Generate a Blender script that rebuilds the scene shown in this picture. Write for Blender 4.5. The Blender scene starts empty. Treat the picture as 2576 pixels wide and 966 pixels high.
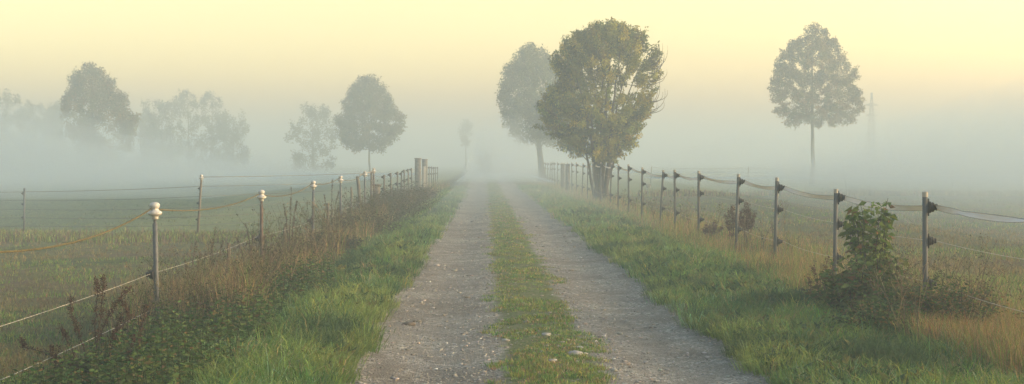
import bpy, math, random
import numpy as np
R = math.radians
sc = bpy.context.scene
col = sc.collection
rng = np.random.default_rng(7)
random.seed(7)

# ------------------------------------------------------------------ camera, sky, sun, exposure
EYE = 1.6                      # eye height above the track, metres
F = 3220.0                     # focal length in units of a 2576 wide frame
cam_d = bpy.data.cameras.new('camera'); cam = bpy.data.objects.new('camera', cam_d); col.objects.link(cam)
cam_d.sensor_width = 36; cam_d.lens = 36 * F / 2576; cam_d.clip_start = .05; cam_d.clip_end = 6000
cam.location = (0, 0, EYE); cam.rotation_euler = (R(90 - 1.39), 0, R(-1.19)); sc.camera = cam

SUN_EL, SUN_AZ = 15.0, 92.0      # degrees above the horizon; degrees right of the track's direction
w = bpy.data.worlds.new('World'); sc.world = w; w.use_nodes = True
wn = w.node_tree; bg = wn.nodes['Background']
sky = wn.nodes.new('ShaderNodeTexSky'); sky.sky_type = 'NISHITA'; sky.sun_disc = False
sky.sun_elevation = R(SUN_EL); sky.sun_rotation = R(SUN_AZ)
sky.air_density = 1.0; sky.dust_density = 4.0; sky.ozone_density = 1.0; sky.altitude = 0
# morning glow: the low sky is yellower than the Nishita model gives it, the high sky a touch greener
wtc = wn.nodes.new('ShaderNodeTexCoord'); wsp = wn.nodes.new('ShaderNodeSeparateXYZ'); wn.links.new(wtc.outputs['Generated'], wsp.inputs[0])
wrp = wn.nodes.new('ShaderNodeValToRGB'); we = wrp.color_ramp.elements
we[0].position = 0.0; we[0].color = (3.2, 2.0, 1.22, 1); we[1].position = 1.0; we[1].color = (.72, .90, 1.0, 1)
for p_, c_ in ((.065, (3.2, 2.22, 1.08)), (.125, (2.7, 1.96, .96)), (.20, (2.2, 1.72, 1.0)), (.45, (.92, 1.08, 1.08))):
    q_ = we.new(p_); q_.color = (*c_, 1)
wn.links.new(wsp.outputs['Z'], wrp.inputs[0])
wmx = wn.nodes.new('ShaderNodeMix'); wmx.data_type = 'RGBA'; wmx.blend_type = 'MULTIPLY'; wmx.inputs[0].default_value = 1
wn.links.new(sky.outputs[0], wmx.inputs[6]); wn.links.new(wrp.outputs[0], wmx.inputs[7]); wn.links.new(wmx.outputs[2], bg.inputs['Color'])
bg.inputs['Strength'].default_value = 0.10
sd = bpy.data.lights.new('sun', 'SUN'); so = bpy.data.objects.new('sun', sd); col.objects.link(so)
sd.energy = 0.9; sd.angle = R(14); sd.color = (1, .86, .66)
so.rotation_euler = (R(SUN_EL - 90), 0, R(-SUN_AZ)); so.location = (0, 0, 60)
# a sun lamp shines along its -Z: tilt it so that it shines from ahead of the camera towards it
from mathutils import Vector
sdir = Vector((math.sin(R(SUN_AZ)) * math.cos(R(SUN_EL)), math.cos(R(SUN_AZ)) * math.cos(R(SUN_EL)), math.sin(R(SUN_EL))))
so.rotation_euler = sdir.to_track_quat('Z', 'Y').to_euler()
sc.view_settings.view_transform = 'Standard'; sc.view_settings.look = 'None'
sc.view_settings.gamma = 1; sc.view_settings.use_curve_mapping = False
sc.view_settings.exposure = 1.68
sc.render.engine = 'CYCLES'
sc.cycles.volume_bounces = 3; sc.cycles.max_bounces = 6; sc.cycles.diffuse_bounces = 2
sc.cycles.use_denoising = True

# ------------------------------------------------------------------ noise and ground shape
_tab = np.random.default_rng(3).random((256, 256))
def noise(x, y, s=1.0, seed=0):
    x = np.asarray(x, float) * s + seed * 17.3; y = np.asarray(y, float) * s + seed * 9.1
    xi = np.floor(x).astype(int); yi = np.floor(y).astype(int)
    fx = x - xi; fy = y - yi; fx = fx * fx * (3 - 2 * fx); fy = fy * fy * (3 - 2 * fy)
    a = _tab[xi & 255, yi & 255]; b = _tab[(xi + 1) & 255, yi & 255]
    c = _tab[xi & 255, (yi + 1) & 255]; d = _tab[(xi + 1) & 255, (yi + 1) & 255]
    return (a * (1 - fx) + b * fx) * (1 - fy) + (c * (1 - fx) + d * fx) * fy
def fbm(x, y, s=1.0, seed=0, o=3):
    t = 0; a = .5; n = 0
    for k in range(o):
        t = t + a * noise(x, y, s * 2 ** k, seed + k); n += a; a *= .5
    return t / n
def sst(x, a, b):
    t = np.clip((np.asarray(x, float) - a) / (b - a), 0, 1); return t * t * (3 - 2 * t)
def gh(x, y):
    """height of the ground"""
    x = np.asarray(x, float); y = np.asarray(y, float)
    h = -.22 * sst(-x, 1.7, 3.7) - .10 * sst(x, 5.0, 7.5)
    h = h + .05 * np.exp(-((x + 1.5) / .35) ** 2) + .07 * np.exp(-((x - 2.9) / .6) ** 2)
    h = h - .035 * np.exp(-((x + .45) / .35) ** 2) - .035 * np.exp(-((x - 1.45) / .35) ** 2) + .02 * np.exp(-((x - .5) / .35) ** 2)
    off = sst(np.maximum(-x - 1.1, x - 2.1), 0, .8)
    h = h + off * (.10 * (fbm(x, y, .5, 1) - .5)) + off * .12 * (fbm(x, y, .08, 5) - .5)
    return h
def g1(x, y): return float(gh(x, y))
def wx(px, d): return (px - 1221) * d / F            # lateral place of a photo column at distance d
def wz(py, d): return EYE - (py - 405) * d / F       # height of a photo row at distance d

# ------------------------------------------------------------------ mesh building
origin_of = {}
class MB:
    def __init__(s): s.V = []; s.Q = []; s.T = []; s.C = []; s.n = 0
    def add(s, V, Q=None, T=None, C=(1, 1, 1)):
        V = np.asarray(V, float).reshape(-1, 3)
        if Q is not None and len(Q): s.Q.append(np.asarray(Q, int).reshape(-1, 4) + s.n)
        if T is not None and len(T): s.T.append(np.asarray(T, int).reshape(-1, 3) + s.n)
        C = np.asarray(C, float)
        if C.ndim == 1: C = np.tile(C, (len(V), 1))
        s.V.append(V); s.C.append(C); s.n += len(V); return s
    def build(s, name, m, parent=None, origin=None, smooth=False):
        V = np.concatenate(s.V); C = np.concatenate(s.C)
        Q = np.concatenate(s.Q) if s.Q else np.zeros((0, 4), int)
        T = np.concatenate(s.T) if s.T else np.zeros((0, 3), int)
        if origin is None:
            lo = V.min(0); hi = V.max(0); origin = np.array([(lo[0] + hi[0]) / 2, (lo[1] + hi[1]) / 2, lo[2]])
        origin = np.array(origin, float)
        me = bpy.data.meshes.new(name)
        me.vertices.add(len(V)); me.vertices.foreach_set('co', (V - origin).astype(np.float32).ravel())
        nl = Q.size + T.size; me.loops.add(nl)
        me.loops.foreach_set('vertex_index', np.concatenate([Q.ravel(), T.ravel()]).astype(np.int32))
        me.polygons.add(len(Q) + len(T))
        st = np.concatenate([np.arange(len(Q)) * 4, Q.size + np.arange(len(T)) * 3]).astype(np.int32)
        me.polygons.foreach_set('loop_start', st)
        if smooth: me.polygons.foreach_set('use_smooth', np.ones(len(st), bool))
        me.update(calc_edges=True); me.validate()
        a = me.color_attributes.new('Col', 'FLOAT_COLOR', 'POINT')
        a.data.foreach_set('color', np.hstack([C, np.ones((len(C), 1))]).astype(np.float32).ravel())
        me.materials.append(m)
        o = bpy.data.objects.new(name, me); col.objects.link(o)
        if parent is not None:
            o.parent = parent; o.location = origin - origin_of[parent.name]
        else: o.location = origin
        origin_of[o.name] = origin
        return o
def empty(name, loc):
    o = bpy.data.objects.new(name, None); o.empty_display_size = .2; col.objects.link(o); o.location = loc
    origin_of[o.name] = np.array(loc, float); return o
def tag(o, label=None, cat=None, group=None, kind=None):
    if label: o['label'] = label
    if cat: o['category'] = cat
    if group: o['group'] = group
    if kind: o['kind'] = kind
    return o
def tube(mb, P, r, sides=6, c=(1, 1, 1), cap=True):
    P = np.asarray(P, float); n = len(P); r = np.broadcast_to(np.asarray(r, float), (n,))
    t = np.gradient(P, axis=0); t /= np.linalg.norm(t, axis=1)[:, None] + 1e-9
    ref = np.array([0, 0, 1.]) if abs(t[0][2]) < .9 else np.array([1., 0, 0])
    u = np.cross(t, ref); bad = np.linalg.norm(u, axis=1) < 1e-3; u[bad] = np.cross(t[bad], [0, 1., .3])
    u /= np.linalg.norm(u, axis=1)[:, None]; v = np.cross(t, u)
    a = np.arange(sides) * 2 * math.pi / sides
    V = P[:, None, :] + r[:, None, None] * (np.cos(a)[None, :, None] * u[:, None, :] + np.sin(a)[None, :, None] * v[:, None, :])
    i = np.arange(n - 1)[:, None] * sides; j = np.arange(sides)[None, :]; k = (j + 1) % sides
    Q = np.stack([i + j, i + k, i + sides + k, i + sides + j], -1).reshape(-1, 4)
    V = V.reshape(-1, 3); T = None
    if cap:
        m = len(V); V = np.vstack([V, P[0], P[-1]]); jj = np.arange(sides); kk = (jj + 1) % sides
        e = (n - 1) * sides
        T = np.vstack([np.stack([np.full(sides, m), kk, jj], -1), np.stack([np.full(sides, m + 1), e + jj, e + kk], -1)])
    mb.add(V, Q, T, c); return mb
def lathe(mb, prof, base, axis='z', sides=20, c=(1, 1, 1)):
    """prof: (radius, height along the axis)"""
    p = np.asarray(prof, float); n = len(p); a = np.arange(sides) * 2 * math.pi / sides
    X = p[:, 0][:, None] * np.cos(a); Y = p[:, 0][:, None] * np.sin(a); Z = np.repeat(p[:, 1][:, None], sides, 1)
    if axis == 'z': V = np.stack([X, Y, Z], -1)
    elif axis == 'x': V = np.stack([Z, X, Y], -1)
    else: V = np.stack([-Z, Y, X], -1)
    V = V.reshape(-1, 3) + np.asarray(base, float)
    i = np.arange(n - 1)[:, None] * sides; j = np.arange(sides)[None, :]; k = (j + 1) % sides
    Q = np.stack([i + j, i + k, i + sides + k, i + sides + j], -1).reshape(-1, 4)
    mb.add(V, Q, None, c); return mb
def box(mb, c0, size, c=(1, 1, 1), lean=(0, 0), yaw=0., taper=1.):
    """a box standing on c0; lean shifts its top; edges a little chamfered"""
    sx, sy, sz = np.asarray(size, float) / 2; ch = min(sx, sy) * .14
    ring = [(-sx + ch, -sy), (sx - ch, -sy), (sx, -sy + ch), (sx, sy - ch), (sx - ch, sy), (-sx + ch, sy), (-sx, sy - ch), (-sx, -sy + ch)]
    V = []; cy, sn = math.cos(yaw), math.sin(yaw)
    for z, k, q in ((0, 1, 0), (2 * sz - ch, taper, 1), (2 * sz, taper * .86, 1)):
        for x, y in ring:
            x *= k; y *= k
            V.append((x * cy - y * sn + lean[0] * q, x * sn + y * cy + lean[1] * q, z))
    V = np.array(V) + np.asarray(c0, float)
    Q = [(i + j, i + (j + 1) % 8, i + 8 + (j + 1) % 8, i + 8 + j) for i in (0, 8) for j in range(8)]
    Q += [(16, 17, 18, 19), (16, 19, 20, 23), (20, 21, 22, 23), (7, 6, 5, 4), (7, 4, 3, 0), (3, 2, 1, 0)]
    mb.add(V, Q, None, c); return mb
def bez(a, b_, c, n=7):
    t = np.linspace(0, 1, n)[:, None]; return a * (1 - t) ** 2 + 2 * b_ * t * (1 - t) + c * t ** 2
def unit(v): return v / (np.linalg.norm(v, axis=-1, keepdims=True) + 1e-9)
def leaves(mb, P, D, L, W, C, cup=.25):
    """pointed leaves: P root, D direction, L length, W width; each a folded diamond of two quads"""
    P = np.asarray(P, float); N = len(P); D = unit(D)
    rv = unit(rng.normal(size=(N, 3))); S = unit(np.cross(D, rv)); U = np.cross(S, D)
    L = np.broadcast_to(L, (N,))[:, None]; W = np.broadcast_to(W, (N,))[:, None]
    a = P; b = P + D * L * .42 + S * W * .5 + U * W * cup; c = P + D * L - U * L * .12; d = P + D * L * .42 - S * W * .5 + U * W * cup; e = P + D * L * .45
    V = np.stack([a, b, c, d, e], 1).reshape(-1, 3); i = np.arange(N)[:, None] * 5
    T = np.concatenate([i + [[0, 1, 4]], i + [[1, 2, 4]], i + [[4, 2, 3]], i + [[0, 4, 3]]])
    C = np.asarray(C, float); C = np.tile(C, (N, 1)) if C.ndim == 1 else C
    mb.add(V, None, T, np.repeat(C, 5, 0)); return mb
def cards(mb, P, L, W, C, droop=0.0):
    """small single-quad leaves for far crowns"""
    N = len(P); D = unit(rng.normal(size=(N, 3)) + [0, 0, -droop]); S = unit(np.cross(D, rng.normal(size=(N, 3))))
    L = np.broadcast_to(L, (N,))[:, None]; W = np.broadcast_to(W, (N,))[:, None]
    V = np.stack([P, P + D * L * .5 + S * W * .5, P + D * L, P + D * L * .5 - S * W * .5], 1).reshape(-1, 3)
    Q = np.arange(N * 4).reshape(-1, 4); mb.add(V, Q, None, np.repeat(C, 4, 0)); return mb
def blades(mb, x, y, h, wd, lean, yaw, C, z=None):
    """grass blades of two bent segments"""
    N = len(x); z = gh(x, y) - .01 if z is None else z
    P = np.stack([x, y, z], -1); d = np.stack([np.cos(yaw), np.sin(yaw), np.zeros(N)], -1)
    a2 = rng.uniform(0, 2 * math.pi, N); s = np.stack([np.cos(a2), np.sin(a2), np.zeros(N)], -1)
    h = h[:, None]; wd = wd[:, None]; ln = lean[:, None]; up = np.array([0, 0, 1.])
    m = P + up * h * .6 + d * h * ln * .3; t = P + up * h * (1 - .35 * ln ** 2) + d * h * ln
    V = np.stack([P - s * wd * .5, P + s * wd * .5, m + s * wd * .42, m - s * wd * .42, t], 1).reshape(-1, 3)
    i = np.arange(N)[:, None] * 5
    mb.add(V, i + [[0, 1, 2, 3]], i + [[3, 2, 4]], np.repeat(C, 5, 0)); return mb

# ------------------------------------------------------------------ materials
def mat(name): 
    m = bpy.data.materials.new(name); m.use_nodes = True; return m, m.node_tree, m.node_tree.nodes['Principled BSDF']
def nd(nt, t, **k):
    n = nt.nodes.new(t)
    for a, b in k.items(): setattr(n, a, b)
    return n
def ramp(nt, stops):
    r = nd(nt, 'ShaderNodeValToRGB'); e = r.color_ramp.elements
    while len(e) > 1: e.remove(e[-1])
    e[0].position = stops[0][0]; e[0].color = (*stops[0][1], 1)
    for p, c in stops[1:]:
        q = e.new(p); q.color = (*c, 1)
    return r
def noise_n(nt, scale, detail=4, rough=.55, vec=None):
    n = nd(nt, 'ShaderNodeTexNoise'); n.inputs['Scale'].default_value = scale; n.inputs['Detail'].default_value = detail
    n.inputs['Roughness'].default_value = rough
    if vec is not None: nt.links.new(vec, n.inputs['Vector'])
    return n
def mixc(nt, fac, a, b, mode='MIX'):
    m = nd(nt, 'ShaderNodeMix', data_type='RGBA', blend_type=mode)
    for i, v in ((0, fac), (6, a), (7, b)):
        if hasattr(v, 'is_output'): nt.links.new(v, m.inputs[i])
        elif isinstance(v, (int, float)): m.inputs[i].default_value = v
        else: m.inputs[i].default_value = (*v, 1)
    return m.outputs[2]
def foliage(name, trans=.3, rough=.75):
    m, nt, b = mat(name); a = nd(nt, 'ShaderNodeAttribute', attribute_name='Col')
    tc = nd(nt, 'ShaderNodeTexCoord'); n = noise_n(nt, 30, 2, .5, tc.outputs['Object'])
    r = ramp(nt, [(.3, (.75, .75, .75)), (.7, (1.2, 1.2, 1.2))]); nt.links.new(n.outputs[0], r.inputs[0])
    c = mixc(nt, 1.0, a.outputs['Color'], r.outputs[0], 'MULTIPLY')
    nt.links.new(c, b.inputs['Base Color']); b.inputs['Roughness'].default_value = rough
    b.inputs['Specular IOR Level'].default_value = .25
    t = nd(nt, 'ShaderNodeBsdfTranslucent'); nt.links.new(c, t.inputs[0])
    mx = nd(nt, 'ShaderNodeMixShader'); mx.inputs[0].default_value = trans
    nt.links.new(b.outputs[0], mx.inputs[1]); nt.links.new(t.outputs[0], mx.inputs[2])
    nt.links.new(mx.outputs[0], nt.nodes['Material Output'].inputs['Surface']); return m
def solid(name, stops, scale=8, rough=.7, bump=.2, metal=0, stretch=None, spec=.4):
    m, nt, b = mat(name); tc = nd(nt, 'ShaderNodeTexCoord'); v = tc.outputs['Object']
    if stretch:
        mp = nd(nt, 'ShaderNodeMapping'); mp.inputs['Scale'].default_value = stretch; nt.links.new(v, mp.inputs[0]); v = mp.outputs[0]
    n = noise_n(nt, scale, 6, .65, v); r = ramp(nt, stops); nt.links.new(n.outputs[0], r.inputs[0])
    nt.links.new(r.outputs[0], b.inputs['Base Color']); b.inputs['Roughness'].default_value = rough
    b.inputs['Metallic'].default_value = metal; b.inputs['Specular IOR Level'].default_value = spec
    if bump:
        bp = nd(nt, 'ShaderNodeBump'); bp.inputs['Strength'].default_value = bump; bp.inputs['Distance'].default_value = .01
        nt.links.new(n.outputs[0], bp.inputs['Height']); nt.links.new(bp.outputs[0], b.inputs['Normal'])
    return m
M = {}
M['leaf'] = foliage('leaf', .4); M['blade'] = foliage('blade', .3); M['dry'] = foliage('dry_stalk', .15, .85)
M['bark'] = solid('bark', [(.3, (.035, .03, .024)), (.7, (.10, .088, .07))], 9, .9, .6, stretch=(1, 1, .3))
M['galv'] = solid('galvanised_tube', [(.3, (.055, .062, .068)), (.55, (.105, .112, .12)), (.75, (.075, .078, .08))], 14, .6, .1, .15)
M['rust'] = solid('rusted_tube', [(.3, (.07, .038, .024)), (.5, (.11, .075, .055)), (.7, (.13, .125, .12))], 12, .8, .3)
M['recycled'] = solid('grey_plastic_post', [(.3, (.05, .054, .056)), (.5, (.088, .092, .093)), (.72, (.125, .125, .122))], 10, .75, .2, stretch=(1, 1, .4))
M['cap'] = solid('weathered_cap', [(.3, (.30, .28, .24)), (.7, (.44, .41, .36))], 30, .8, .2)
M['porcelain'] = solid('porcelain', [(.35, (.34, .33, .31)), (.55, (.52, .51, .49)), (.7, (.60, .59, .57))], 25, .28, .03)
M['black'] = solid('black_plastic', [(.3, (.018, .016, .015)), (.7, (.04, .035, .033))], 30, .6, .1)
M['rope'] = solid('mossy_rope', [(.35, (.045, .038, .018)), (.5, (.11, .09, .034)), (.7, (.07, .068, .025))], 40, .9, .4)
M['wire'] = solid('white_polywire', [(.3, (.30, .29, .26)), (.7, (.48, .46, .41))], 30, .6, .1)
M['steel'] = solid('steel_wire', [(.3, (.10, .095, .085)), (.7, (.17, .16, .15))], 30, .7, .1)
M['tape'] = solid('fence_tape', [(.3, (.70, .57, .47)), (.7, (.84, .72, .62))], 16, .8, .2, stretch=(1, .2, 3))
M['thread'] = solid('brown_thread', [(.3, (.08, .05, .035)), (.7, (.14, .09, .06))], 30, .8, .1)
M['wood'] = solid('weathered_wood', [(.3, (.07, .06, .047)), (.6, (.17, .15, .12)), (.8, (.24, .22, .18))], 7, .9, .5, stretch=(2, 2, .25))
M['palewood'] = solid('pale_board', [(.3, (.26, .25, .22)), (.7, (.44, .43, .39))], 7, .8, .4, stretch=(2, 2, .3))
M['concrete'] = solid('concrete', [(.3, (.15, .145, .13)), (.7, (.26, .25, .23))], 8, .9, .4)
M['metal'] = solid('pylon_steel', [(.3, (.12, .125, .13)), (.7, (.2, .2, .2))], 3, .7, 0)
M['stone'] = foliage('stone', 0.0, .85)

# ground sheet: pasture earth with thin grass colour in patches
m, nt, b = mat('pasture'); M['ground'] = m
tc = nd(nt, 'ShaderNodeTexCoord'); P_ = tc.outputs['Object']
n1 = noise_n(nt, .35, 6, .6, P_); n2 = noise_n(nt, 5, 6, .7, P_); n3 = noise_n(nt, 60, 3, .6, P_)
r1 = ramp(nt, [(.38, (.085, .105, .036)), (.5, (.12, .118, .048)), (.62, (.13, .098, .058))])
nt.links.new(n1.outputs[0], r1.inputs[0])
r2 = ramp(nt, [(.3, (.55, .55, .55)), (.7, (1.35, 1.3, 1.2))]); nt.links.new(n2.outputs[0], r2.inputs[0])
# the meadows beyond the cross fence (left) and the rough strip (right) are a fresher green than the grazed near ground
sg = nd(nt, 'ShaderNodeSeparateXYZ'); nt.links.new(P_, sg.inputs[0])
def mth0(op, a_, b_, c_=None):
    n = nd(nt, 'ShaderNodeMath', operation=op); n.use_clamp = op == 'MULTIPLY_ADD'
    for i, v in enumerate((a_, b_, c_)):
        if v is None: continue
        if hasattr(v, 'is_output'): nt.links.new(v, n.inputs[i])
        else: n.inputs[i].default_value = v
    return n.outputs[0]
lf_ = mth0('MULTIPLY', mth0('MULTIPLY_ADD', sg.outputs[1], .7, -.7 * 30.6), mth0('MULTIPLY_ADD', sg.outputs[0], -1.5, -5.0))
rt_ = mth0('MULTIPLY', mth0('MULTIPLY_ADD', sg.outputs[1], .5, -.5 * 61), mth0('MULTIPLY_ADD', sg.outputs[0], 1.5, -9.0))
fresh = ramp(nt, [(.35, (.16, .19, .085)), (.65, (.19, .215, .10))]); nt.links.new(n1.outputs[0], fresh.inputs[0])
gc = mixc(nt, mth0('MAXIMUM', lf_, rt_), r1.outputs[0], fresh.outputs[0])
nt.links.new(mixc(nt, 1.0, gc, r2.outputs[0], 'MULTIPLY'), b.inputs['Base Color'])
b.inputs['Roughness'].default_value = .95; b.inputs['Specular IOR Level'].default_value = .1
bp = nd(nt, 'ShaderNodeBump'); bp.inputs['Strength'].default_value = .6; bp.inputs['Distance'].default_value = .03
nt.links.new(n3.outputs[0], bp.inputs['Height']); nt.links.new(bp.outputs[0], b.inputs['Normal'])

# gravel track with a mossy strip between the wheel ruts
m, nt, b = mat('gravel'); M['gravel'] = m
tc = nd(nt, 'ShaderNodeTexCoord'); P_ = tc.outputs['Object']; sx = nd(nt, 'ShaderNodeSeparateXYZ'); nt.links.new(P_, sx.inputs[0])
vo = nd(nt, 'ShaderNodeTexVoronoi'); vo.inputs['Scale'].default_value = 52; nt.links.new(P_, vo.inputs['Vector'])
vo2 = nd(nt, 'ShaderNodeTexVoronoi'); vo2.inputs['Scale'].default_value = 120; nt.links.new(P_, vo2.inputs['Vector'])
rs = ramp(nt, [(.0, (.11, .10, .085)), (.3, (.20, .185, .16)), (.6, (.28, .262, .232)), (1, (.46, .44, .40))])
sv = nd(nt, 'ShaderNodeSeparateColor'); nt.links.new(vo.outputs['Color'], sv.inputs[0]); nt.links.new(sv.outputs[0], rs.inputs[0])
sv2 = nd(nt, 'ShaderNodeSeparateColor'); nt.links.new(vo2.outputs['Color'], sv2.inputs[0])
rs2 = ramp(nt, [(.0, (.12, .105, .085)), (.5, (.205, .187, .16)), (1, (.30, .28, .25))]); nt.links.new(sv2.outputs[0], rs2.inputs[0])
na = noise_n(nt, 3, 5, .6, P_); ra = ramp(nt, [(.42, (0, 0, 0)), (.58, (1, 1, 1))]); nt.links.new(na.outputs[0], ra.inputs[0])
gr = mixc(nt, ra.outputs[0], rs.outputs[0], rs2.outputs[0])
nb = noise_n(nt, .6, 4, .6, P_); rb = ramp(nt, [(.38, (.84, .79, .73)), (.5, (1.0, .98, .95)), (.62, (1.12, 1.1, 1.05))]); nt.links.new(nb.outputs[0], rb.inputs[0])
gr = mixc(nt, 1.0, gr, rb.outputs[0], 'MULTIPLY')
# strip mask: |x - .5| < ~.42, ragged
mth = lambda op, a_, b_: (lambda n: ([nt.links.new(v, n.inputs[i]) if hasattr(v, 'is_output') else setattr(n.inputs[i], 'default_value', v) for i, v in ((0, a_), (1, b_))], n.outputs[0])[1])(nd(nt, 'ShaderNodeMath', operation=op))
ax = mth('ABSOLUTE', mth('SUBTRACT', sx.outputs[0], .5), 0.)
nz = noise_n(nt, 4, 5, .7, P_); edge = mth('SUBTRACT', mth('ADD', .62, 0.), mth('MULTIPLY', nz.outputs[0], .42))
mk = mth('MULTIPLY', mth('SUBTRACT', edge, ax), 8.0); mkc = nd(nt, 'ShaderNodeClamp'); nt.links.new(mk, mkc.inputs[0])
nm = noise_n(nt, 14, 5, .7, P_); rm = ramp(nt, [(.36, (.075, .105, .028)), (.52, (.115, .135, .042)), (.64, (.17, .15, .09))]); nt.links.new(nm.outputs[0], rm.inputs[0])
cg = mixc(nt, mkc.outputs[0], gr, rm.outputs[0])
nt.links.new(cg, b.inputs['Base Color']); b.inputs['Roughness'].default_value = .9; b.inputs['Specular IOR Level'].default_value = .25
hs = mth('ADD', mth('MULTIPLY', vo.outputs['Distance'], -1.0), mth('MULTIPLY', vo2.outputs['Distance'], -.4))
bp = nd(nt, 'ShaderNodeBump'); bp.inputs['Strength'].default_value = .9; bp.inputs['Distance'].default_value = .02
nt.links.new(hs, bp.inputs['Height']); nt.links.new(bp.outputs[0], b.inputs['Normal'])

# ------------------------------------------------------------------ ground and track
def axis(segs):
    out = []
    for a, b_, st in segs: out += list(np.arange(a, b_ - 1e-6, st))
    return np.array(out + [segs[-1][1]])
def grid(xs, ys, zf):
    X, Y = np.meshgrid(xs, ys); Z = zf(X, Y); nx, ny = len(xs), len(ys)
    V = np.stack([X, Y, Z], -1).reshape(-1, 3); i = np.arange(ny - 1)[:, None] * nx; j = np.arange(nx - 1)[None, :]
    return V, np.stack([i + j, i + j + 1, i + nx + j + 1, i + nx + j], -1).reshape(-1, 4)
xs = axis([(-1600, -200, 100), (-200, -40, 8), (-40, -12, 1.), (-12, -5, .35), (-5, 6.5, .12), (6.5, 14, .35), (14, 45, 1.), (45, 200, 8), (200, 1600, 100)])
ys = axis([(-60, 0, 6), (0, 8, .5), (8, 30, .2), (30, 60, .5), (60, 140, 2), (140, 400, 10), (400, 1600, 100)])
mb = MB(); mb.add(*grid(xs, ys, lambda X, Y: gh(X, Y) - .012 * ((X > -1.0) & (X < 2.0)) * (Y < 150)))
tag(mb.build('ground', M['ground'], origin=(0, 0, 0), smooth=True), kind='structure')
xt = np.linspace(-1.12, 2.1, 130); yt = axis([(3, 8, .2), (8, 20, .04), (20, 40, .1), (40, 150, .5)])
def tz(X, Y):
    amp = sst(-Y, -60, -30)
    return gh(X, Y) + .004 + .012 * (fbm(X, Y, 9, 3) - .5) * (X > -1.05) * (X < 2.03)
mb = MB(); V, Q = grid(xt, yt, tz)
mb.add(V, Q); tag(mb.build('track', M['gravel'], origin=(0, 0, 0), smooth=True), kind='structure')

# ------------------------------------------------------------------ haze
def volume(name, density, colr=(.525, .66, .77), aniso=.1):
    m = bpy.data.materials.new(name); m.use_nodes = True; nt = m.node_tree
    nt.nodes.remove(nt.nodes['Principled BSDF']); v = nd(nt, 'ShaderNodeVolumePrincipled')
    v.inputs['Color'].default_value = (*colr, 1); v.inputs['Density'].default_value = density; v.inputs['Anisotropy'].default_value = aniso
    nt.links.new(v.outputs[0], nt.nodes['Material Output'].inputs['Volume']); return m
def prism(name, poly, z0, z1, m):
    """closed upright prism over a footprint given anticlockwise"""
    n = len(poly); V = [(x, y, z0) for x, y in poly] + [(x, y, z1) for x, y in poly]
    me = bpy.data.meshes.new(name)
    me.from_pydata(V, [], [tuple(range(n))[::-1], tuple(range(n, 2 * n))] + [(i, (i + 1) % n, n + (i + 1) % n, n + i) for i in range(n)])
    me.materials.append(m); o = bpy.data.objects.new(name, me); col.objects.link(o); return o
HAZE = .0082
TOP = 13.2
hz = prism('haze', [(-1700, -70), (1700, -70), (1700, 1700), (-1700, 1700)], -1.4, TOP, volume('haze_air', HAZE))
tag(hz, 'thin pale morning haze over the whole pasture', 'haze', kind='stuff')
# low fog banks with uneven, thinning rims lie in the open ground between the fences, plants and trees and touch none of them
def bank(name, q, z0, z1, m, seed):
    q = np.array(q, float); n = 34; u, v = np.meshgrid(np.linspace(0, 1, n), np.linspace(0, 1, n))
    XY = (q[0] * ((1 - u) * (1 - v))[..., None] + q[1] * (u * (1 - v))[..., None] + q[2] * (u * v)[..., None] + q[3] * ((1 - u) * v)[..., None])
    e = np.minimum(np.minimum(u, 1 - u), np.minimum(v, 1 - v)) * 2; rim = sst(e, 0, .6)
    zt = z0 + .12 + (z1 - z0 - .12) * rim * (.80 + .45 * (fbm(XY[..., 0], XY[..., 1] * .5, .16, seed) - .25))
    top_ = np.stack([XY[..., 0], XY[..., 1], zt], -1).reshape(-1, 3); bot_ = top_.copy(); bot_[:, 2] = z0
    i = np.arange(n - 1)[:, None] * n; j = np.arange(n - 1)[None, :]; Q = np.stack([i + j, i + j + 1, i + n + j + 1, i + n + j], -1).reshape(-1, 4)
    ring = list(range(n)) + [k * n + n - 1 for k in range(1, n)] + [(n - 1) * n + k for k in range(n - 2, -1, -1)] + [k * n for k in range(n - 2, 0, -1)]
    N = n * n; side = [(ring[k] + N, ring[(k + 1) % len(ring)] + N, ring[(k + 1) % len(ring)], ring[k]) for k in range(len(ring))]
    mb = MB(); mb.add(np.vstack([top_, bot_]), np.vstack([Q, Q[:, ::-1] + N, np.array(side)])); return mb.build(name, m, origin=(0, 0, 0))
BANK = volume('fog_bank_air', .016); LAYER = volume('fog_layer_air', .015)
LF = [(-95, 34.5), (-7.6, 34.5), (-5.0, 105), (-105, 105)]; RF = [(6.4, 15), (20, 15), (62, 77.5), (9.6, 77.5)]; CF = [(-1.4, 58), (3.2, 58), (3.2, 97), (-1.4, 97)]
FB = [([(-1.2, 20), (3.0, 20), (3.0, 46), (-1.2, 46)], .5, 2.2, BANK), ([(-14, 14), (-4.6, 14), (-7.0, 29), (-32, 29)], .6, 2.6, BANK),
      ([(7, 82), (65, 82), (65, 90.5), (7, 90.5)], .7, 4.0, BANK), ([(7, 82), (65, 82), (65, 90.5), (7, 90.5)], .7, 5.2, BANK)]
FB += [(LF, .45, t_, LAYER) for t_ in (2.3, 3.0, 3.9, 5.0, 6.2)] + [(RF, .5, t_, LAYER) for t_ in (2.2, 3.0, 4.0)] + [(CF, .5, t_, LAYER) for t_ in (2.4, 3.4, 4.6)]
for k, (q, z0, z1, m_) in enumerate(FB):
    o = bank('ground_fog', q, z0 + .01 * (k % 5), z1, m_, 80 + k)
    tag(o, 'low pale bank of ground fog lying over the pasture', 'fog', 'low ground fog over the pasture', 'stuff')

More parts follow.
